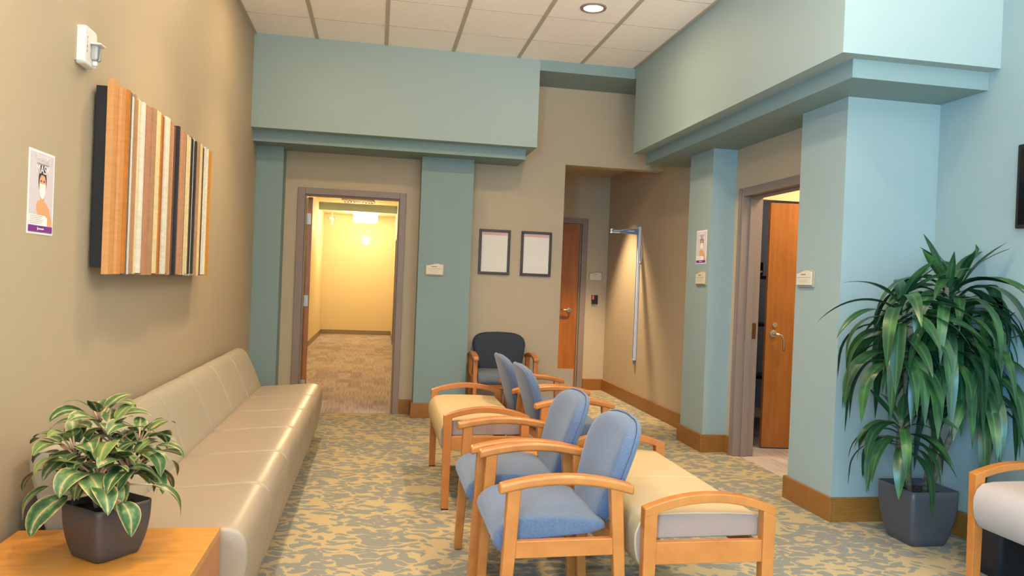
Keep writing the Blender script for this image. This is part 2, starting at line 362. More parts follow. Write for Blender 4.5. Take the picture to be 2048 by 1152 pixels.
# ------------------------------------------------------------------ doors
def lever(parent,loc,out,along,down=False):
    """rose + lever handle; out and along are unit vectors"""
    h=empty('door_handle',loc); h.parent=parent
    o=Vector(out); a=Vector(along)
    MB().tube([o*0,o*.012],.03,20).build('rose',M['chrome'],h,bevel=.002)
    if down: path=[o*.01,o*.05,o*.058+a*.012,o*.06+a*.05+Vector((0,0,-.01)),o*.06+a*.07+Vector((0,0,-.05)),o*.06+a*.075+Vector((0,0,-.14))]
    else: path=[o*.01,o*.045,o*.055+a*.012,o*.055+a*.06,o*.052+a*.12]
    MB().tube(path,.010,10).build('lever',M['chrome'],h,smooth=True)
    return h
def hinge(parent,loc,sx,sy,sz=.1):
    MB().box(-sx,sx,-sy,sy,-sz/2,sz/2).build('hinge',M['kick'],parent,bevel=.001).location=loc
# door 1: hallway
d=struct(empty('door_1',(0,YF,0)))
c=.055
b=MB()
b.box(DX0-.01-c,DX0+.006,-.02,.15,0,DH+c).box(DX1-.006,DX1+c,-.02,.15,0,DH+c).box(DX0+.006,DX1-.006,-.02,.15,DH-.006,DH+c)
b.box(DX0+.006,DX0+.02,.0,.08,0,DH-.006).box(DX1-.02,DX1-.006,.0,.08,0,DH-.006).box(DX0+.02,DX1-.02,.0,.08,DH-.02,DH-.006)
b.build('door_frame',M['frame'],d,bevel=.003)
sl=MB().box(0,.044,0,.9,.01,DH-.02).build('door_slab',M['doorwood'],d,bevel=.002); sl.location=(DX0+.022,.155,0); sl.rotation_euler.z=radians(13)
for z in (.25,1.09,1.905):
    MB().box(-.022,.022,-.004,.004,-.055,.055).build('hinge',M['kick'],d,bevel=.001).location=(DX0+.032,.149,z)
    
# door 2: alcove
d=struct(empty('door_2',(0,9.35,0)))
b=MB(); c=.05
b.box(2.585,2.66,-.02,.13,0,2.215).box(1.58,1.645,-.02,.13,0,2.215).box(1.645,2.585,-.02,.13,2.15,2.215).box(2.565,2.585,.01,.09,0,2.15).box(1.645,1.66,.01,.09,0,2.15)
b.build('door_frame',M['frame'],d,bevel=.003)
sl=MB().box(1.66,2.562,.02,.065,.008,2.148).build('door_slab',M['doorwood'],d,bevel=.002)
MB().box(1.68,2.545,.012,.02,.012,.268).build('kick_plate',M['kick'],d)
lever(d,(2.455,.02,1.03),(0,-1,0),(-1,0,0))
# door 3: right doorway frame (opening along y)
d=struct(empty('door_3',(2.94,0,0)))
b=MB(); H=2.142; c=.06
b.box(-.02,.16,OY1-.008,OY1+c,0,H+c).box(-.02,.16,OY0-c,OY0+.008,0,H+c).box(-.02,.16,OY0+.008,OY1-.008,H-.008,H+c)
b.box(.045,.1,OY1-.024,OY1-.008,0,H-.008).box(.045,.1,OY0+.008,OY0+.024,0,H-.008).box(.045,.1,OY0+.024,OY1-.024,H-.024,H-.008)
b.box(-.026,-.02,OY1+.02,OY1+c,0,H+c)
b.build('door_frame',M['frame'],d,bevel=.003)
MB().box(.105,.14,OY1-.012,OY1-.006,.97,1.10).build('strike_plate',M['bronze'],d)
# door 4: slab ajar in vestibule wall, hinge on the right
d=struct(empty('door_4',(3.335,5.975,0),-.125))
MB().box(0,.86,0,.044,.01,2.135).build('door_slab',M['doorwood'],d,bevel=.002)
lever(d,(.065,0,1.0),(0,-1,0),(1,0,0),down=True)
q=MB().tube([(0,0,0),(0,-.014,0)],.022,18).build('deadbolt',M['chrome'],d,bevel=.003); q.location=(.075,0,1.075)
# objects glimpsed in the dim office
r=empty('office_shelf',(3.3,7.2,0)); tag(r,'dark shelf unit seen through the gap beside the ajar brown door','shelf')
for x in (0,1.0): MB().box(x,x+.03,0,.35,0,1.53).build('side_panel',M['black'],r)
for z in (.45,1.0,1.5): MB().box(.03,1.0,0,.35,z,z+.03).build('shelf',M['black'],r)
r=empty('printer',(3.75,7.38,1.532)); tag(r,'dark desktop printer with a pale tray on the shelf behind the ajar door','printer')
MB().box(-.36,.22,-.17,.17,0,.14).build('body',M['black'],r,bevel=.015); MB().box(-.32,.18,-.22,-.16,.03,.05).build('paper_tray',M['white'],r,bevel=.004)
r=empty('office_cabinet',(3.8,8.55,0)); tag(r,'grey cabinet in the dim room beyond the ajar brown door','cabinet')
MB().box(-.7,.55,-.2,.2,.08,1.1).build('body',M['dim'],r,bevel=.01); MB().box(-.68,.53,-.18,.2,0,.08).build('plinth',M['black'],r)
r=empty('pin_board',(3.75,8.76,1.75)); tag(r,'wood framed board of papers on the wall of the dim room past the ajar door','board')
MB().box(-.55,.55,0,.03,-.35,.35).build('frame',M['brownwood'],r,bevel=.005); 
b=MB()
for i in range(4): b.box(-.5+i*.25,-.28+i*.25,-.004,0,-.28,.28)
b.build('papers',M['paper'],r)
# ------------------------------------------------------------------ furniture
def arc_board(y0,y1,zend0,zend1,rise,th,n=14):
    top=[];bot=[]
    for i in range(n+1):
        t=i/n; y=y0+(y1-y0)*t; z=zend0+(zend1-zend0)*t+rise*4*t*(1-t)
        top.append((y,z)); 
        bot.append((y,z-th))
    return top+bot[::-1]
def pad(outline,Tf,Tb,fn,rings=((1,0),(1.0,.35),(.975,.66),(.93,.85),(.84,.96),(.6,1.0),(.25,1.03))):
    """cushion from closed 2D outline (u,v); fn maps (u,v,w) to 3D; w = thickness offset"""
    m=MB(); n=len(outline); cu=sum(p[0] for p in outline)/n; cv=sum(p[1] for p in outline)/n
    layers=[]
    for side,Tk in ((1,Tf),(-1,Tb)):
        rr=rings if side==1 else rings[1:]
        for s,t in rr:
            if side==1 and s==1 and t==0: pass
            layers.append((side,[(cu+(p[0]-cu)*s,cv+(p[1]-cv)*s,side*Tk*t) for p in outline]))
    fr=[l[1] for l in layers if l[0]==1]; bk=[l[1] for l in layers if l[0]==-1]
    seq=bk[::-1]+fr
    for L in seq:
        for p in L: m.v.append(fn(*p))
    for i in range(len(seq)-1):
        for k in range(n):
            j=(k+1)%n; m.f.append((i*n+k,i*n+j,(i+1)*n+j,(i+1)*n+k)); m.m.append(0)
    for li,L in ((0,seq[0]),(len(seq)-1,seq[-1])):
        c=len(m.v); u=sum(p[0] for p in L)/n; v=sum(p[1] for p in L)/n
        m.v.append(fn(u,v,L[0][2]))
        for k in range(n): m.f.append((li*n+k,li*n+(k+1)%n,c)); m.m.append(0)
    return m
def shield(wt,wb,h,n=40,arch=.018):
    """chair back outline, origin bottom centre"""
    pts=[]
    for k in range(n):
        a=2*pi*k/n; ca,sa=cos(a),sin(a)
        e=.42
        u=math.copysign(abs(ca)**e,ca); v=math.copysign(abs(sa)**e,sa)
        t=(v+1)/2; w=wb+(wt-wb)*min(1,t*1.35)**.9
        z=h*t+(arch*(1-u*u) if v>0 else 0)*t
        pts.append((u*w/2,z))
    return pts
def make_chair(hw=.265,fab='blue',seatfab=None,bw=.45,backlean=.11):
    r=empty('armchair')
    F=M[fab]; SF=M[seatfab or fab]
    for s in (-1,1):
        x=s*hw; w=.021
        # front leg: raked forward, tapering
        b=MB(); b.hexa([(x-.017,-.245,.004),(x+.017,-.245,.004),(x+.017,-.207,.004),(x-.017,-.207,.004)],
                       [(x-w,-.222,.62),(x+w,-.222,.62),(x+w,-.172,.62),(x-w,-.172,.62)])
        b.build('leg',M['wood'],r,bevel=.005)
        b=MB(); b.hexa([(x-.017,.205,.004),(x+.017,.205,.004),(x+.017,.243,.004),(x-.017,.243,.004)],
                       [(x-w,.155,.63),(x+w,.155,.63),(x+w,.203,.63),(x-w,.203,.63)])
        b.build('leg',M['wood'],r,bevel=.005)
        a=MB(); a.prism(arc_board(-.252,.245,.638,.632,.036,.036),x-.027,x+.027); a.build('armrest',M['wood'],r,bevel=.011,seg=3)
        a=MB(); a.prism(arc_board(-.2,.19,.435,.44,0,.062),x-.014,x+.014); a.build('side_rail',M['wood'],r,bevel=.004)
    # seat frame front and rear
    b=MB(); n=10; fr=[]
    for i in range(n+1):
        t=i/n; xx=-hw+.02+(2*hw-.04)*t; fr.append((xx,.34+.03*(4*(t-.5)**2)))
    b.prism(fr+[(hw-.02,.435),(-hw+.02,.435)],-.215,-.19,'y'); b.build('front_rail',M['wood'],r,bevel=.003)
    MB().box(-hw+.02,hw-.02,.165,.19,.375,.435).build('rear_rail',M['wood'],r,bevel=.003)
    # seat
    prof=[(.17,.44),(.17,.485),(.1,.50),(-.05,.508),(-.15,.507),(-.205,.495),(-.245,.47),(-.262,.435),(-.255,.40),(-.225,.375),(-.19,.385),(-.16,.435)]
    ou=[]
    ww=hw-.024
    # smooth cushion by loft across width
    m=MB(); xs=[-1,-.985,-.94,-.85,-.6,0,.6,.85,.94,.985,1]; k=len(prof)
    cy=sum(p[0] for p in prof)/k; cz=.445
    for xx in xs:
        sc=1-.30*max(0,(abs(xx)-.85)/.15)**2.4
        sc=.86 if abs(xx)==1 else (.95 if abs(xx)==.985 else 1)
        for p in prof: m.v.append((xx*ww,cy+(p[0]-cy)*sc,cz+(p[1]-cz)*sc))
    for i in range(len(xs)-1):
        for j in range(k):
            j2=(j+1)%k; m.f.append((i*k+j,i*k+j2,(i+1)*k+j2,(i+1)*k+j)); m.m.append(0)
    m.f.append(tuple(range(k))); m.f.append(tuple(range((len(xs)-1)*k,len(xs)*k))[::-1]); m.m+= [0,0]
    m.build('seat',SF,r,smooth=True,subd=1)
    # back
    H=.378
    def fn(u,v,w):
        t=v/H; bow=.02*(1-(2*u/bw)**2)
        return (u,.165+backlean*t**1.2+bow-w,.445+v)
    pad(shield(bw,bw*.80,H),.045,.008,fn).build('backrest',F,r,smooth=True)
    pad(shield(bw+.006,bw*.80+.006,H+.004),.0,.020,lambda u,v,w:(fn(u,v,w)[0],fn(u,v,w)[1]+.008,fn(u,v,w)[2]),rings=((1,0),(1,.4),(.97,.75),(.92,.92),(.6,1),(.25,1))).build('back_shell',F,r,smooth=True)
    out=shield(bw+.008,bw*.80+.008,H+.004); path=[Vector(fn(u,v,0))+Vector((0,.007,0)) for u,v in out]; path.append(path[0]); path.append(path[1])
    MB().tube(path,.004,6,cap=False).build('piping',F,r,smooth=True)
    return r
G='blue armchairs in the two back-to-back rows'
A=make_chair(); A.location=(.703,2.862,0); A.rotation_euler.z=-pi/2
tag(A,'blue fabric wooden armchair facing left, nearest the camera of the row','chair',G)
B=copy_tree(A); B.location=(.675,3.462,0); tag(B,'blue wooden armchair facing left, just behind the nearest blue armchair','chair',G)
Cc=copy_tree(A); Cc.location=(1.20,4.63,0); Cc.rotation_euler.z=pi/2; tag(Cc,'blue wooden armchair facing right, back turned, nearer of the two facing right','chair',G)
Dd=copy_tree(A); Dd.location=(1.17,5.22,0); Dd.rotation_euler.z=pi/2; tag(Dd,'blue wooden armchair facing right, farther of the two, beside the cream bench','chair',G)
K=make_chair(.29,'slate','slateseat',.53,.09); K.name='armchair'; K.location=(1.232,7.19,0)
tag(K,'dark slate armchair against the far wall below the two framed papers','chair')

def make_bench(L=1.08,two=False,fab='creamfab'):
    """backless bench, local x = long axis, front at -y"""
    r=empty('bench'); hl=L/2
    for s in (-1,1):
        x=s*(hl-.025)
        for y in (-.232,.232):
            MB().hexa([(x-.02,y-.021,.006),(x+.02,y-.021,.006),(x+.02,y+.021,.006),(x-.02,y+.021,.006)],[(x-.022,y-.025,.545),(x+.022,y-.025,.545),(x+.022,y+.025,.545),(x-.022,y+.025,.545)]).build('leg',M['wood'],r,bevel=.003)
            MB().box(x-.02,x+.02,y-.021,y+.021,0,.006).build('glide',M['foot'],r)
        n=16; top=[];bot=[]
        for i in range(n+1):
            t=i/n; y=-.257+.514*t; top.append((y,.556+.052*(1-(2*t-1)**2)))
            bot.append((y,.522+.052*(1-(2*t-1)**2)))
        MB().prism(top+bot[::-1],x-.023,x+.023).build('armrest',M['wood'],r,bevel=.004)
        MB().box(x-.014,x+.014,-.21,.21,.35,.432).build('end_rail',M['wood'],r,bevel=.003)
    for y in (-.2,.2): MB().box(-hl+.04,hl-.04,y-.012,y+.012,.36,.42).build('long_rail',M['wood'],r,bevel=.003)
    prof=[(.215,.435),(.215,.50),(.20,.518),(.1,.524),(-.05,.526),(-.17,.524),(-.23,.515),(-.258,.49),(-.274,.45),(-.274,.405),(-.265,.36),(-.245,.325),(-.23,.31),(-.212,.33),(-.21,.43)]
    segs=[(-hl+.05,hl-.05)] if not two else [(-hl+.05,-.001),(.001,hl-.05)]
    for a,c in segs:
        m=MB().prism(prof,a,c); m.m[0]=m.m[1]=1; m.build('seat_cushion',[M[fab],M['boxing'] if fab=='creamfab' else M[fab]],r,bevel=.007,seg=3)
    return r
GB='backless cream benches'
b1=make_bench(1.08); b1.location=(.672,4.90,0); b1.rotation_euler.z=-pi/2
tag(b1,'cream topped wooden bench behind the two left-facing blue armchairs, near the sofa','bench',GB)
b2=make_bench(1.14,True); b2.location=(1.236,3.11,0); b2.rotation_euler.z=-pi/2
tag(b2,'cream topped wooden bench in front, right behind the nearest blue armchair','bench',GB)
b3=make_bench(1.08,False,'greyfab'); b3.location=(3.0,2.49,0); b3.rotation_euler.z=-pi/2
tag(b3,'pale fabric wooden bench at the right edge beside the big potted plant','bench')
# low linking table
r=empty('side_table',(.93,4.03,0)); tag(r,'low honey wood table between the bench and the blue armchairs','table')
MB().box(-.24,.24,-.24,.24,.395,.42).build('table_top',M['tabletop'],r,bevel=.004)
for sx in (-1,1):
    for sy in (-1,1): MB().box(sx*.2-.02,sx*.2+.02,sy*.2-.02,sy*.2+.02,0,.395).build('leg',M['wood'],r,bevel=.003)
# sofa: six ganged seats
so=empty('sofa',(0,0,0)); tag(so,'long taupe armless sofa of six joined seats along the left wall','sofa')
bounds=[2.695,3.29,3.89,4.495,5.10,5.70,6.30]
seatp=[(-.95,.13),(-.95,.42),(-.90,.44),(-.75,.447),(-.60,.458),(-.50,.466),(-.455,.462),(-.425,.445),(-.408,.415),(-.402,.37),(-.408,.28),(-.425,.18),(-.437,.10),(-.45,.085),(-.9,.085)]
backp=[(-.875,.40),(-.90,.455),(-.935,.545),(-.975,.64),(-1.008,.70),(-1.03,.728),(-1.058,.742),(-1.09,.742),(-1.112,.728),(-1.118,.70),(-1.10,.62),(-1.05,.45),(-1.01,.30),(-.985,.14),(-.95,.14),(-.95,.36)]
for i in range(6):
    y0,y1_=bounds[i]+.001,bounds[i+1]-.001
    def puff(prof,nm,m):
        ys=[0,.012,.05,.15,.5,.85,.95,.988,1]; k=len(prof); mb=MB()
        cx=sum(p[0] for p in prof)/k; cz=sum(p[1] for p in prof)/k
        for t in ys:
            e=min(t,1-t); sc=1.0
            k4=(.93,.978,.994) if nm=='seat' else (.90,.975,.996)
            if e<.001: sc=k4[0]
            elif e<.02: sc=k4[1]
            elif e<.06: sc=k4[2]
            y=y0+(y1_-y0)*t
            for p in prof: mb.v.append((cx+(p[0]-cx)*sc,y,cz+(p[1]-cz)*sc))
        for a in range(len(ys)-1):
            for j in range(k):
                j2=(j+1)%k; mb.f.append((a*k+j,a*k+j2,(a+1)*k+j2,(a+1)*k+j)); mb.m.append(0)
        mb.f.append(tuple(range(k))); mb.f.append(tuple(range((len(ys)-1)*k,len(ys)*k))[::-1]); mb.m+=[0,0]
        mb.build(nm,m,so,smooth=True,subd=1)
    puff(seatp,'seat',M['sofa']); puff(backp,'backrest',M['sofaback'])
for y in bounds: 
    yy=min(max(y,2.76),6.24)
    for x in (-.52,-.93): MB().box(x-.03,x+.03,yy-.03,yy+.03,0,.09).build('leg',M['black'],so)
# corner table by camera
r=empty('corner_table',(-.81,2.365,0)); tag(r,'honey wood block table in the near left corner under the small pink-leaved plant','table')
MB().box(-.315,.315,-.315,.315,.445,.475).build('table_top',M['tabletop'],r,bevel=.002)
for s in (-1,1):
    MB().box(s*.30-.014,s*.30+.014,-.314,.314,0,.445).build('side_panel',M['wood'],r,bevel=.002)
    MB().box(-.285,.285,s*.30-.013,s*.30+.013,0,.445).build('end_panel',M['wood'],r,bevel=.002)
# ------------------------------------------------------------------ square tapered pots
def sqpot(parent,hb,ht,h,m,rc=.018,name='pot',wall=.006):
    mb=MB(); n=6
    def ring(hw,z,r):
        P=[]
        for cx,cy,a0 in ((1,1,0),(-1,1,90),(-1,-1,180),(1,-1,270)):
            for i in range(n+1):
                a=radians(a0+90*i/n); P.append((cx*(hw-r)+r*cos(a),cy*(hw-r)+r*sin(a),z))
        return P
    R=[ring(hb*.5,.0,rc*.5),ring(hb-.006,.0,rc)]
    for i in range(9):
        t=i/8; R.append(ring(hb+(ht-hb)*(1-(1-t)**2.4),.004+(h-.004)*t,rc))
    R.append(ring(ht-wall,h,rc*.8)); R.append(ring(ht-wall-.004,h*.8,rc*.8))
    k=len(R[0])
    for q in R: mb.v+=q
    for i in range(len(R)-1):
        for j in range(k):
            j2=(j+1)%k; mb.f.append((i*k+j,i*k+j2,(i+1)*k+j2,(i+1)*k+j)); mb.m.append(0)
    mb.f.append(tuple(range(k))[::-1]); mb.m.append(0)
    o=mb.build(name,m,parent,smooth=True)
    return o
def soil(parent,hw,z,seed):
    rnd=random.Random(seed); mb=MB(); n=14
    for i in range(n+1):
        for j in range(n+1):
            mb.v.append((-hw+2*hw*i/n,-hw+2*hw*j/n,z+rnd.uniform(-.006,.008)))
    for i in range(n):
        for j in range(n):
            a=i*(n+1)+j; mb.f.append((a,a+n+1,a+n+2,a+1)); mb.m.append(0)
    return mb.build('soil',M['soil'],parent)
def leaf(mb,p,az,el,L,W,droop,seg=9,shape='strap',fold=.25,vb=0,clampf=None,twist=0):
    """arching leaf from p: direction azimuth az, elevation el, gravity droop"""
    p=Vector(p); b=len(mb.v); ds=L/seg; e=el
    for i in range(seg+1):
        t=i/seg
        d=Vector((cos(az)*cos(e),sin(az)*cos(e),sin(e)))
        side=Vector((-sin(az),cos(az),0)); nrm=side.cross(d).normalized()*-1
        if twist:
            q=Matrix.Rotation(twist*(.3+.7*t),3,d); side=q@side; nrm=q@nrm
        if shape=='strap': w=W*min(1,.3+t*2.2)*(1-max(0,(t-.5)/.5)**1.7)
        else: w=W*(sin(pi*min(1,(t**.72)))**.8 if 0<t<1 else 0)
        w=max(w,.0006)
        for sgn in (-1,-.5,0,.5,1):
            q=p+side*(sgn*w/2)+nrm*(abs(sgn)*w/2*fold)
            if clampf: q=clampf(q)
            mb.v.append(tuple(q)); mb.uv[len(mb.v)-1]=(sgn,vb+min(t,.98))
        p=p+d*ds; e=max(-1.5,e-droop*ds*(1.25-.75*t if shape=='strap' else .6+1.2*t))
    for i in range(seg):
        for j in range(4):
            a=b+i*5+j; mb.f.append((a,a+1,a+6,a+5)); mb.m.append(0)
# small plant
sp=empty('potted_plant',(-.784,2.45,.475),radians(52)); tag(sp,'small pink-veined aglaonema in a charcoal pot on the corner table','plant')
sqpot(sp,0.070,.092,.162,M['pot'])
soil(sp,.083,.142,3)
rnd=random.Random(11)
st=MB(); fol=MB()
heads=[(0,0,.30),(-.05,.05,.25),(.06,-.02,.27),(.02,.07,.33),(-.06,-.05,.2),(.07,.05,.2),(.0,-.07,.22),(-.08,.0,.27)]
for hi,(hx,hy,hz) in enumerate(heads):
    base_=Vector((hx*.4,hy*.4,.14)); tip=Vector((hx*1.35,hy*1.35,hz+.06))
    st.tube([base_,(base_+tip)/2+Vector((0,0,.02)),tip],[.006,.005,.004],8)
    nl=14
    for k in range(nl):
        az=k*2.4+hi*1.3+rnd.uniform(-.3,.3); f=k/nl
        e0=1.2-1.3*f+rnd.uniform(-.15,.15)
        start=base_.lerp(tip,1-.55*f*f)
        pl=.03+.055*f+rnd.uniform(0,.02)
        d=Vector((cos(az)*cos(e0),sin(az)*cos(e0),sin(e0))); end=start+d*pl
        st.tube([start,start+d*pl*.5,end],.003,5)
        Lf=rnd.uniform(.11,.155)*(0.75+.25*f if k>2 else .7)
        leaf(fol,end,az+rnd.uniform(-.3,.3),e0-.25,Lf,Lf*rnd.uniform(.50,.60),11+rnd.uniform(-2,6),seg=10,shape='oval',fold=.10,vb=rnd.choice((0,0,1,2,2,3,5,8)),twist=rnd.uniform(-.5,.5))
M['pinkstem']=mat('pink stem','D98F80',.5,hex2='A9B478',vscale=20)
st.build('stems',M['pinkstem'],sp,smooth=True); fol.build('foliage',M['aglleaf'],sp,smooth=True)
# big dracaena
dp=empty('potted_plant',(3.02,3.69,0)); tag(dp,'tall dracaena with drooping strap leaves in a graphite planter by the blue wall corner','plant')
sqpot(dp,.105,.147,.31,M['pot2'],.02)
soil(dp,.136,.27,5)
rnd=random.Random(4)
def clampd(q):
    x=min(q.x,.315) ; y=min(q.y,.325)
    return Vector((x,y,max(q.z,.05)))
canes=[((-.075,-.03),(-.25,-.12,1.36)),((.0,-.05),(.02,-.14,1.44)),((.05,.03),(.16,-.05,1.46)),((-.03,.05),(-.20,-.10,.70)),((.07,-.04),(.22,-.16,1.10))]
fol=MB()
for ci,(b0,tp) in enumerate(canes):
    c0=Vector((b0[0],b0[1],.26)); c1=Vector(tp)
    path=[c0+(c1-c0)*t+Vector((.02*sin(3*t+ci),.02*sin(4*t+ci*2),0)) for t in [i/8 for i in range(9)]]
    MB().tube(path,[.017-.005*i/8 for i in range(9)],9).build('cane',M['bark'],dp,smooth=True)
    nl={0:48,1:52,2:54,3:28,4:36}[ci]; span={0:.40,1:.46,2:.50,3:.18,4:.35}[ci]
    for k in range(nl):
        f=k/nl
        az=k*2.399+ci+rnd.uniform(-.25,.25)
        p=c1-Vector((0,0,span*f))
        if cos(az)>.5 and rnd.random()<.45: az+=pi*.75
        if sin(az)>.5 and rnd.random()<.45: az-=pi*.8
        W_=rnd.uniform(.056,.078)
        if k<6: el=rnd.uniform(.75,1.35); dr=rnd.uniform(.3,4.0); L=rnd.uniform(.26,.40); W_*=.8
        else: el=1.0-.75*min(1,f*1.6)+rnd.uniform(-.25,.2); dr=rnd.uniform(4.2,7.2); L=rnd.uniform(.42,.60)
        if cos(az)<-.2 or sin(az)<-.5: dr*=.8
        if ci==3: L*=.72; dr*=1.3; W_*=.85
        leaf(fol,p+Vector((cos(az),sin(az),0))*.012,az,el,L,W_,dr,seg=12,fold=.16,clampf=clampd,twist=rnd.uniform(-.6,.6))
fol.build('foliage',M['dracleaf'],dp,smooth=True)
# waste bin
r=empty('waste_bin',(3.10,3.20,0)); tag(r,'black waste bin on the floor behind the leg of the right-edge bench','bin')
sqpot(r,.085,.11,.33,M['black'],.03,name='bin_body')
MB().lathe([(.0,.005),(.02,.005),(.02,.02),(.0,.03)],(-.10,.07,.33),14).build('lid_catch',M['chrome'],r,smooth=True)
MB().tube([(-.125,.06,.285),(-.095,.06,.285)],.008,8).build('side_catch',M['chrome'],r,smooth=True)
# ------------------------------------------------------------------ wall items
# strip artwork on left wall
r=empty('wall_art',(-1.155,3.25,1.325)); tag(r,'wide wall artwork of vertical multicoloured wood strips on a black backing','wall art')
WY=1.80; HZ=.775
MB().box(.012,.058,.015,WY-.02,.02,HZ-.02).build('backing',M['black'],r)
W={}
for k,h in dict(o='D89A5C',O='C97A1E',c='EBD9A6',k='22222B',g='5F6470',t='B58A62',b='7A5136',w='EFE6D2',r='A8602A',p='C08A6A',m='D8922C').items():
    W[k]=mat('strip '+h,h,.5,.05,60,stretch=(2,2,12),var=.16,vscale=6)
seq="o46 o44 O24 c20 g44 w18 t14 p40 c28 w20 t14 p60 t40 c54 O26 r22 c22 w54 k18 t30 p34 c24 b30 k24 c34 p44 t26 c26 b22 c22 t14 c16 k22 w12 k22 w14 k16 c24 t24 c46 m40 r14 k22 w14 k26 c18 w14 b24 t22 m34 o32".split()
tot=sum(int(q[1:]) for q in seq); y=0; rnd=random.Random(8)
for q in seq:
    w=int(q[1:])/tot*WY; dep=rnd.uniform(.078,.102); dz=rnd.uniform(-.008,.008); dz2=rnd.uniform(-.008,.006)
    MB().box(.058,dep,y+.0007,y+w-.0007,0+dz2,HZ+dz).build('wood_strip',W[q[0]],r,bevel=.001,seg=1); y+=w
# fire alarm strobe
r=empty('fire_alarm',(-1.155,3.07,2.19)); tag(r,'white fire alarm strobe high on the left wall above the poster','alarm')
MB().prism([(0,-.06),(.005,-.069),(.014,-.073),(.10,-.073),(.116,-.069),(.122,-.058),(.122,.058),(.116,.069),(.10,.073),(.014,.073),(.005,.069),(0,.06)],0,.036).build('housing',M['white'],r,bevel=.006)
MB().prism([(-.003,-.066),(.125,-.066),(.125,.062),(-.003,.062)],0,.007).build('back_plate',M['signback'],r)
MB().box(.036,.062,.052,.1,-.045,.012).build('strobe_lens',M['strobe'],r,bevel=.008)
MB().box(.036,.075,.045,.105,.012,.02).build('lens_hood',M['white'],r,bevel=.004)
MB().box(.036,.055,.068,.084,-.066,-.045).build('sounder',M['white'],r,bevel=.006)
for i,ch in enumerate('FIRE'):
    text_mesh(ch,.016,r,'lettering',M['red'],(.0364,.022,.028-i*.0165),(pi/2,0,pi/2))
# posters
def poster(name,loc,rz,label):
    """sheet facing local -y, width along x from 0"""
    r=empty(name,loc,rz); tag(r,label,'poster','mask posters')
    w,h=.2,.286
    MB().box(0,w,-.0012,0,0,h).build('sheet',M['whiteprint'],r)
    e=.0002
    def lay(pts,m,k,nm='print'):
        MB().prism(pts,-.0012-k*e-.0001,-.0012-k*e+.0002,'y').build(nm,m,r)
    lay([(.008,.03),(w-.008,.03),(w-.008,h-.008),(.008,h-.008)],M['lilac'],1,'printed_background')
    def ell(cx,cz,rx,rz_,n=24,a0=0,a1=2*pi): return [(cx+rx*cos(a0+(a1-a0)*i/n),cz+rz_*sin(a0+(a1-a0)*i/n)) for i in range(n)]
    lay([(.062,.10),(.075,.115),(.10,.12),(.135,.112),(.165,.09),(.185,.055),(.188,.032),(.15,.032),(.14,.06),(.08,.062),(.065,.08)],M['skin'],2,'printed_shoulder')
    lay([(.09,.10),(.122,.10),(.122,.15),(.09,.15)],M['skin'],2.6,'printed_neck')
    lay(ell(.106,.185,.032,.045),M['hair'],3,'printed_hair')
    lay(ell(.106,.172,.026,.036),M['skin'],4,'printed_face')
    lay([(.082,.175),(.13,.175),(.128,.145),(.118,.128),(.106,.122),(.094,.128),(.084,.145)],M['whiteprint'],5,'printed_mask')
    for x in (.094,.117): lay(ell(x,.184,.006,.003,10),M['hair'],5,'printed_eye')
    lay([(.008,.03),(.15,.03),(.15,.058),(.13,.066),(.008,.066)],M['whiteprint'],6,'text_panel')
    for i in range(5): lay([(.016,.0365+i*.006),(.10+.01*(i%3),.0365+i*.006),(.10+.01*(i%3),.038+i*.006),(.016,.038+i*.006)],M['textgrey'],7,'text_line')
    lay([(.008,.008),(w-.008,.008),(w-.008,.03),(.008,.03)],M['purple'],7,'purple_band')
    lay([(.085,.017),(.125,.017),(.125,.021),(.085,.021)],M['whiteprint'],8,'text_line')
    lay(ell(.078,.019,.004,.006,12),M['whiteprint'],8,'logo')
    text_mesh('THANKS',.03,r,'lettering',M['whiteprint'],(w/2+.003,-.0028,h-.025),(pi/2,0,0))
    lay([(.06,h-.046),(.15,h-.046),(.15,h-.042),(.06,h-.042)],M['textgrey'],8,'text_line')
    lay([(.08,.205),(.128,.205),(.128,.238),(.08,.238)],M['hair'],6,'printed_hair_top')
    text_mesh('MASK',.042,r,'lettering',M['whiteprint'],(w/2+.004,-.0032,.222),(pi/2,0,0))
    return r
poster('mask_poster',(-1.155,2.73,1.452),pi/2,'mask poster taped to the tan left wall beside the wood strip artwork')
poster('mask_poster',(2.725,6.112,1.58),-pi/2,'mask poster on the pale teal pilaster, above a small beige plaque')
# room signs: wavy top plaques (local: width along x, facing -y)
def sign(loc,rz,w,h,label):
    r=empty('room_sign',loc,rz); tag(r,label,'sign','beige room name plaques')
    def outline(x0,x1,z0,z1,amp):
        P=[(x0,z0),(x1,z0)]
        n=14
        for i in range(n+1):
            t=i/n; P.append((x1-(x1-x0)*t,z1+amp*sin(pi*1.5*t+.0)*(.6 if t<.2 else 1)))
        return P
    MB().prism(outline(0,w,0,h*.86,.010),-.012,0,'y').build('backing',M['signback'],r,bevel=.0015)
    MB().prism(outline(.006,w-.012,.012,h*.80,.010),-.02,-.012,'y').build('face_plate',M['sign'],r,bevel=.001)
    MB().box(.012,w-.018,-.0206,-.02,h*.5,h*.5+.002).build('groove',M['signink'],r)
    MB().box(w*.3,w*.6,-.0206,-.02,h*.64,h*.69).build('text_line',M['signink'],r)
    for z in (.36,.26): MB().box(w*.2,w*.7,-.0204,-.02,h*z,h*z+.002).build('text_line',M['signback'],r)
    return r
sign((.457,7.3,1.392),0,.18,.13,'beige wavy-top plaque on the shaded teal pilaster right of the hallway door')
sign((2.70,9.35,1.42),0,.172,.125,'beige plaque in the alcove above the black card reader')
sign((2.725,6.07,1.395),-pi/2,.19,.13,'beige plaque directly below the mask poster on the pilaster')
sign((2.725,4.492,1.40),-pi/2,.185,.12,'beige plaque on the near blue pilaster left of the tall plant')
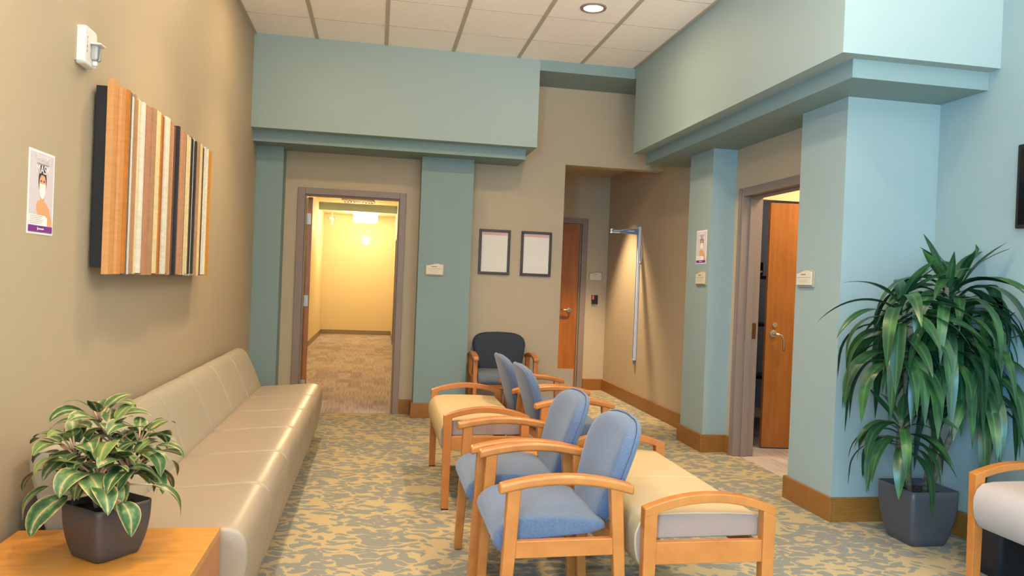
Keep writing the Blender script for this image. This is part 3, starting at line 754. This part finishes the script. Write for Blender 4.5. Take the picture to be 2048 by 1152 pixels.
# framed notices
for i,(x,lab) in enumerate(((1.0,'left one of the two dark framed papers above the slate armchair'),(1.433,'right one of the two dark framed papers, nearer the alcove'))):
    r=empty('framed_notice',(x,YF,1.43)); tag(r,lab,'picture','framed papers on the far wall')
    w,h,f=.32,.456,.026
    b=MB(); b.box(0,w,-.022,0,0,f).box(0,w,-.022,0,h-f,h).box(0,f,-.022,0,f,h-f).box(w-f,w,-.022,0,f,h-f)
    b.build('frame',M['pframe'],r,bevel=.003)
    MB().box(f,w-f,-.008,0,f,h-f).build('paper',M['paper'],r)
    MB().box(f+.008,w-f-.002,-.0085,-.008,h-f-.032,h-f-.005).build('header_band',M['pink'],r)
    b=MB()
    for k in range(16): b.box(f+.02,w-f-.02-.01*(k%3),-.0083,-.008,.05+k*.02,.0515+k*.02)
    b.build('print_lines',M['lilac'],r)
# card reader
r=empty('card_reader',(2.745,9.35,1.12)); tag(r,'small black card reader with a red light on the alcove wall','card reader')
MB().box(0,.082,-.022,0,0,.115).build('body',M['black'],r,bevel=.004)
MB().box(.01,.024,-.0235,-.022,.06,.105).build('light_bar',M['led'],r)
# stadiometer
r=empty('height_gauge',(2.94,8.15,.52)); tag(r,'white wall-mounted height measuring rail with folded-out headpiece in the alcove','height gauge')
MB().box(-.028,0,-.03,.03,0,1.53).build('rail',M['alum'],r,bevel=.003)
MB().box(-.034,-.028,-.006,.006,.02,1.5).build('slide_groove',M['alumdark'],r)
MB().box(-.022,-.004,-.012,.012,-.045,0).build('end_pin',M['alumdark'],r)
MB().prism([(-.03,1.44),(-.03,1.505),(-.12,1.50),(-.26,1.475),(-.33,1.475),(-.335,1.49),(-.345,1.49),(-.345,1.455),(-.2,1.445)],-.03,.03,'y').build('headpiece',M['alumdark'],r,bevel=.003)
MB().box(-.345,-.25,-.032,.032,1.447,1.456).build('paddle_edge',M['white'],r)
MB().box(-.16,-.08,-.0312,-.03,1.470,1.478).build('print',M['white'],r)
b=MB(); P=[(-.006,-.055+.04*cos(t),1.22+.10*sin(t)) for t in [i*2*pi/24 for i in range(26)]]; b.tube(P,.004,6,cap=False); b.build('cord_loop',M['white'],r,smooth=True)
# tv
r=empty('television',(3.35,2.95,1.74)); tag(r,'black flat screen television mounted on the blue wall at the right edge','television')
MB().box(-.075,-.03,-.45,.435,0,.44).build('body',M['black'],r,bevel=.006)
MB().box(-.077,-.075,-.43,.415,.02,.42).build('screen',M['screen'],r)
MB().box(-.03,0,-.12,.12,.12,.32).build('wall_bracket',M['black'],r)
# hallway ceiling items
r=empty('ceiling_vent',(-.43,15.3,2.87)); tag(r,'square louvred air vent in the hallway ceiling','vent')
b=MB()
for k,s in enumerate((.31,.25,.19,.13,.07)):
    z=-.006-.004*k
    for q in ((-s,s,-s,-s+.025),(-s,s,s-.025,s),(-s,-s+.025,-s,s),(s-.025,s,-s,s)): b.box(q[0],q[1],q[2],q[3],z-.012,0)
b.build('louvres',M['grid'],r)
MB().box(-.32,.32,-.32,.32,-.004,0).build('backing',M['signback'],r)
r=empty('hallway_light',(-.31,17.0,2.77)); tag(r,'glowing white drum light on the hallway ceiling','ceiling light')
MB().box(-.262,.262,-.2,.2,-.2,-.02).build('diffuser',M['halllens'],r,bevel=.04,seg=3); MB().box(-.27,.27,-.21,.21,-.02,0).build('canopy',M['white'],r)
MB().tube([(0,0,-.2),(0,0,-.215)],.02,12).build('finial',M['chrome'],r)
r=empty('wall_sconce',(-.3,17.8,2.2)); tag(r,'small lit wall light on the hallway end wall','wall light')
MB().box(-.035,.035,-.08,0,-.06,.07).build('shade',M['halllens'],r,bevel=.02,seg=3); MB().box(-.045,.045,-.02,0,-.09,-.06).build('back_plate',M['chrome'],r)
r=empty('emergency_light',(-1.05,17.2,2.62)); tag(r,'small pale twin-headed emergency light at the left end of the hallway','emergency light')
MB().tube([(0,0,.15),(0,0,.02)],.01,8).build('stem',M['white'],r); MB().box(-.05,.05,-.03,.03,-.03,.04).build('body',M['white'],r,bevel=.01)
for s in (-1,1): MB().lathe([(.0,-.03),(.02,-.03),(.035,.03),(.0,.03)],(s*.07,-.02,.02),12).build('lamp_head',M['pink'],r,smooth=True)
MB().tube([(0,0,-.03),(0,0,-.14)],.02,8).build('lower_head',M['white'],r)
# ------------------------------------------------------------------ lights
E_SPOT=1.0
def spot(loc,power,color,size=75,blend=.6,rad=.06):
    l=bpy.data.lights.new('downlight','SPOT'); l.energy=power; l.color=color; l.spot_size=radians(size); l.spot_blend=blend; l.shadow_soft_size=rad
    o=bpy.data.objects.new('downlight_lamp',l); COL.objects.link(o); o.location=loc; return o
def area(loc,rot,sx,sy,power,color,name='area_lamp'):
    l=bpy.data.lights.new(name,'AREA'); l.shape='RECTANGLE'; l.size=sx; l.size_y=sy; l.energy=power; l.color=color
    o=bpy.data.objects.new(name,l); COL.objects.link(o); o.location=loc; o.rotation_euler=rot; return o
WARM=(1,.74,.44)
DL=[(1.545,5.53),(1.545,3.1),(1.545,.7),(-.42,5.6),(-.42,4.0),(-.42,2.0),(-.42,.3)]
PW={0:330,1:270,2:130,3:290,4:250,5:215,6:130}
for i,(x,y) in enumerate(DL):
    r=empty('recessed_light',(x,y,HC))
    if i==0: tag(r,'round recessed ceiling light glowing near the top of the photo','ceiling light')
    else: tag(r,'round recessed ceiling light above the waiting area out of view','ceiling light','recessed lights out of view')
    MB().lathe([(.072,-.004),(.078,-.012),(.098,-.010),(.102,-.001)],n=36).build('trim_ring',M['frame'],r,smooth=True)
    MB().lathe([(.0001,-.006),(.074,-.006)],n=36).build('lens',M['lens'],r)
    spot((x,y,HC-.03),PW[i]*.40,WARM,88 if x<0 else 105,.8,.07)
    l=bpy.data.lights.new('diffuse_lamp','AREA'); l.shape='DISK'; l.size=.15; l.energy=PW[i]*.05; l.color=WARM
    o=bpy.data.objects.new('diffuse_lamp',l); COL.objects.link(o); o.location=(x,y,HC-.015)
# alcove lamp
spot((2.46,8.4,2.74),430,WARM,72,.7,.05)
# hallway
for y,p in ((16.8,48),(12.5,42),(9.5,30)):
    l=bpy.data.lights.new('hall_lamp','POINT'); l.energy=p*1.25; l.color=(1,.79,.47); l.shadow_soft_size=.12
    o=bpy.data.objects.new('hall_lamp',l); COL.objects.link(o); o.location=(-.44,y-(.0 if y<16 else .5),2.45)
area((3.6,7.9,2.7),(0,0,0),.5,.5,5,(1,.85,.7),'office_fill')  # added fill so the unlit office shows through the gap
area((3.75,5.2,2.7),(0,0,0),.5,.5,32,(1,.78,.5),'vestibule_lamp')
# daylight from the windows behind the camera, plus added ceiling fill
for x in (-.45,1.1,2.65):
    area((x,YB-.3,1.75),(pi/2,0,0),1.4,2.2,30,(.66,.84,1.0),'window_daylight')
    area((x,YB-.25,.9),(radians(130),0,0),1.4,.9,104,(1,.84,.70),'ceiling_fill').data.spread=radians(62)  # added warm uplight outside the window, brightens the ceiling
area((-1.33,-1.6,1.75),(0,-pi/2,0),2.0,1.8,760,(.24,.60,1.0),'side_window_daylight')
w=bpy.data.worlds.new('World'); S.world=w; w.use_nodes=True
w.node_tree.nodes['Background'].inputs[0].default_value=(.55,.75,1,1); w.node_tree.nodes['Background'].inputs[1].default_value=1.0
# ------------------------------------------------------------------ camera
F=1491.14; yaw,pit,rol=radians(10.2545),radians(-.3878),radians(2.3005)
fw=Vector((sin(yaw),cos(yaw),0)); rt=Vector((cos(yaw),-sin(yaw),0)); up=Vector((0,0,1))
f2=fw*cos(pit)+up*sin(pit); u2=up*cos(pit)-fw*sin(pit)
r3=rt*cos(rol)+u2*sin(rol); u3=u2*cos(rol)-rt*sin(rol)
cam=bpy.data.cameras.new('Camera'); co=bpy.data.objects.new('Camera',cam); COL.objects.link(co)
Mx=Matrix((r3,u3,-f2)).transposed().to_4x4(); Mx.translation=(0,0,1.35); co.matrix_world=Mx
cam.sensor_width=36; cam.lens=F/2048*36; cam.clip_start=.05; cam.clip_end=60
S.camera=co
S.view_settings.view_transform='Standard'; S.view_settings.look='None'; S.view_settings.gamma=1; S.view_settings.exposure=.07
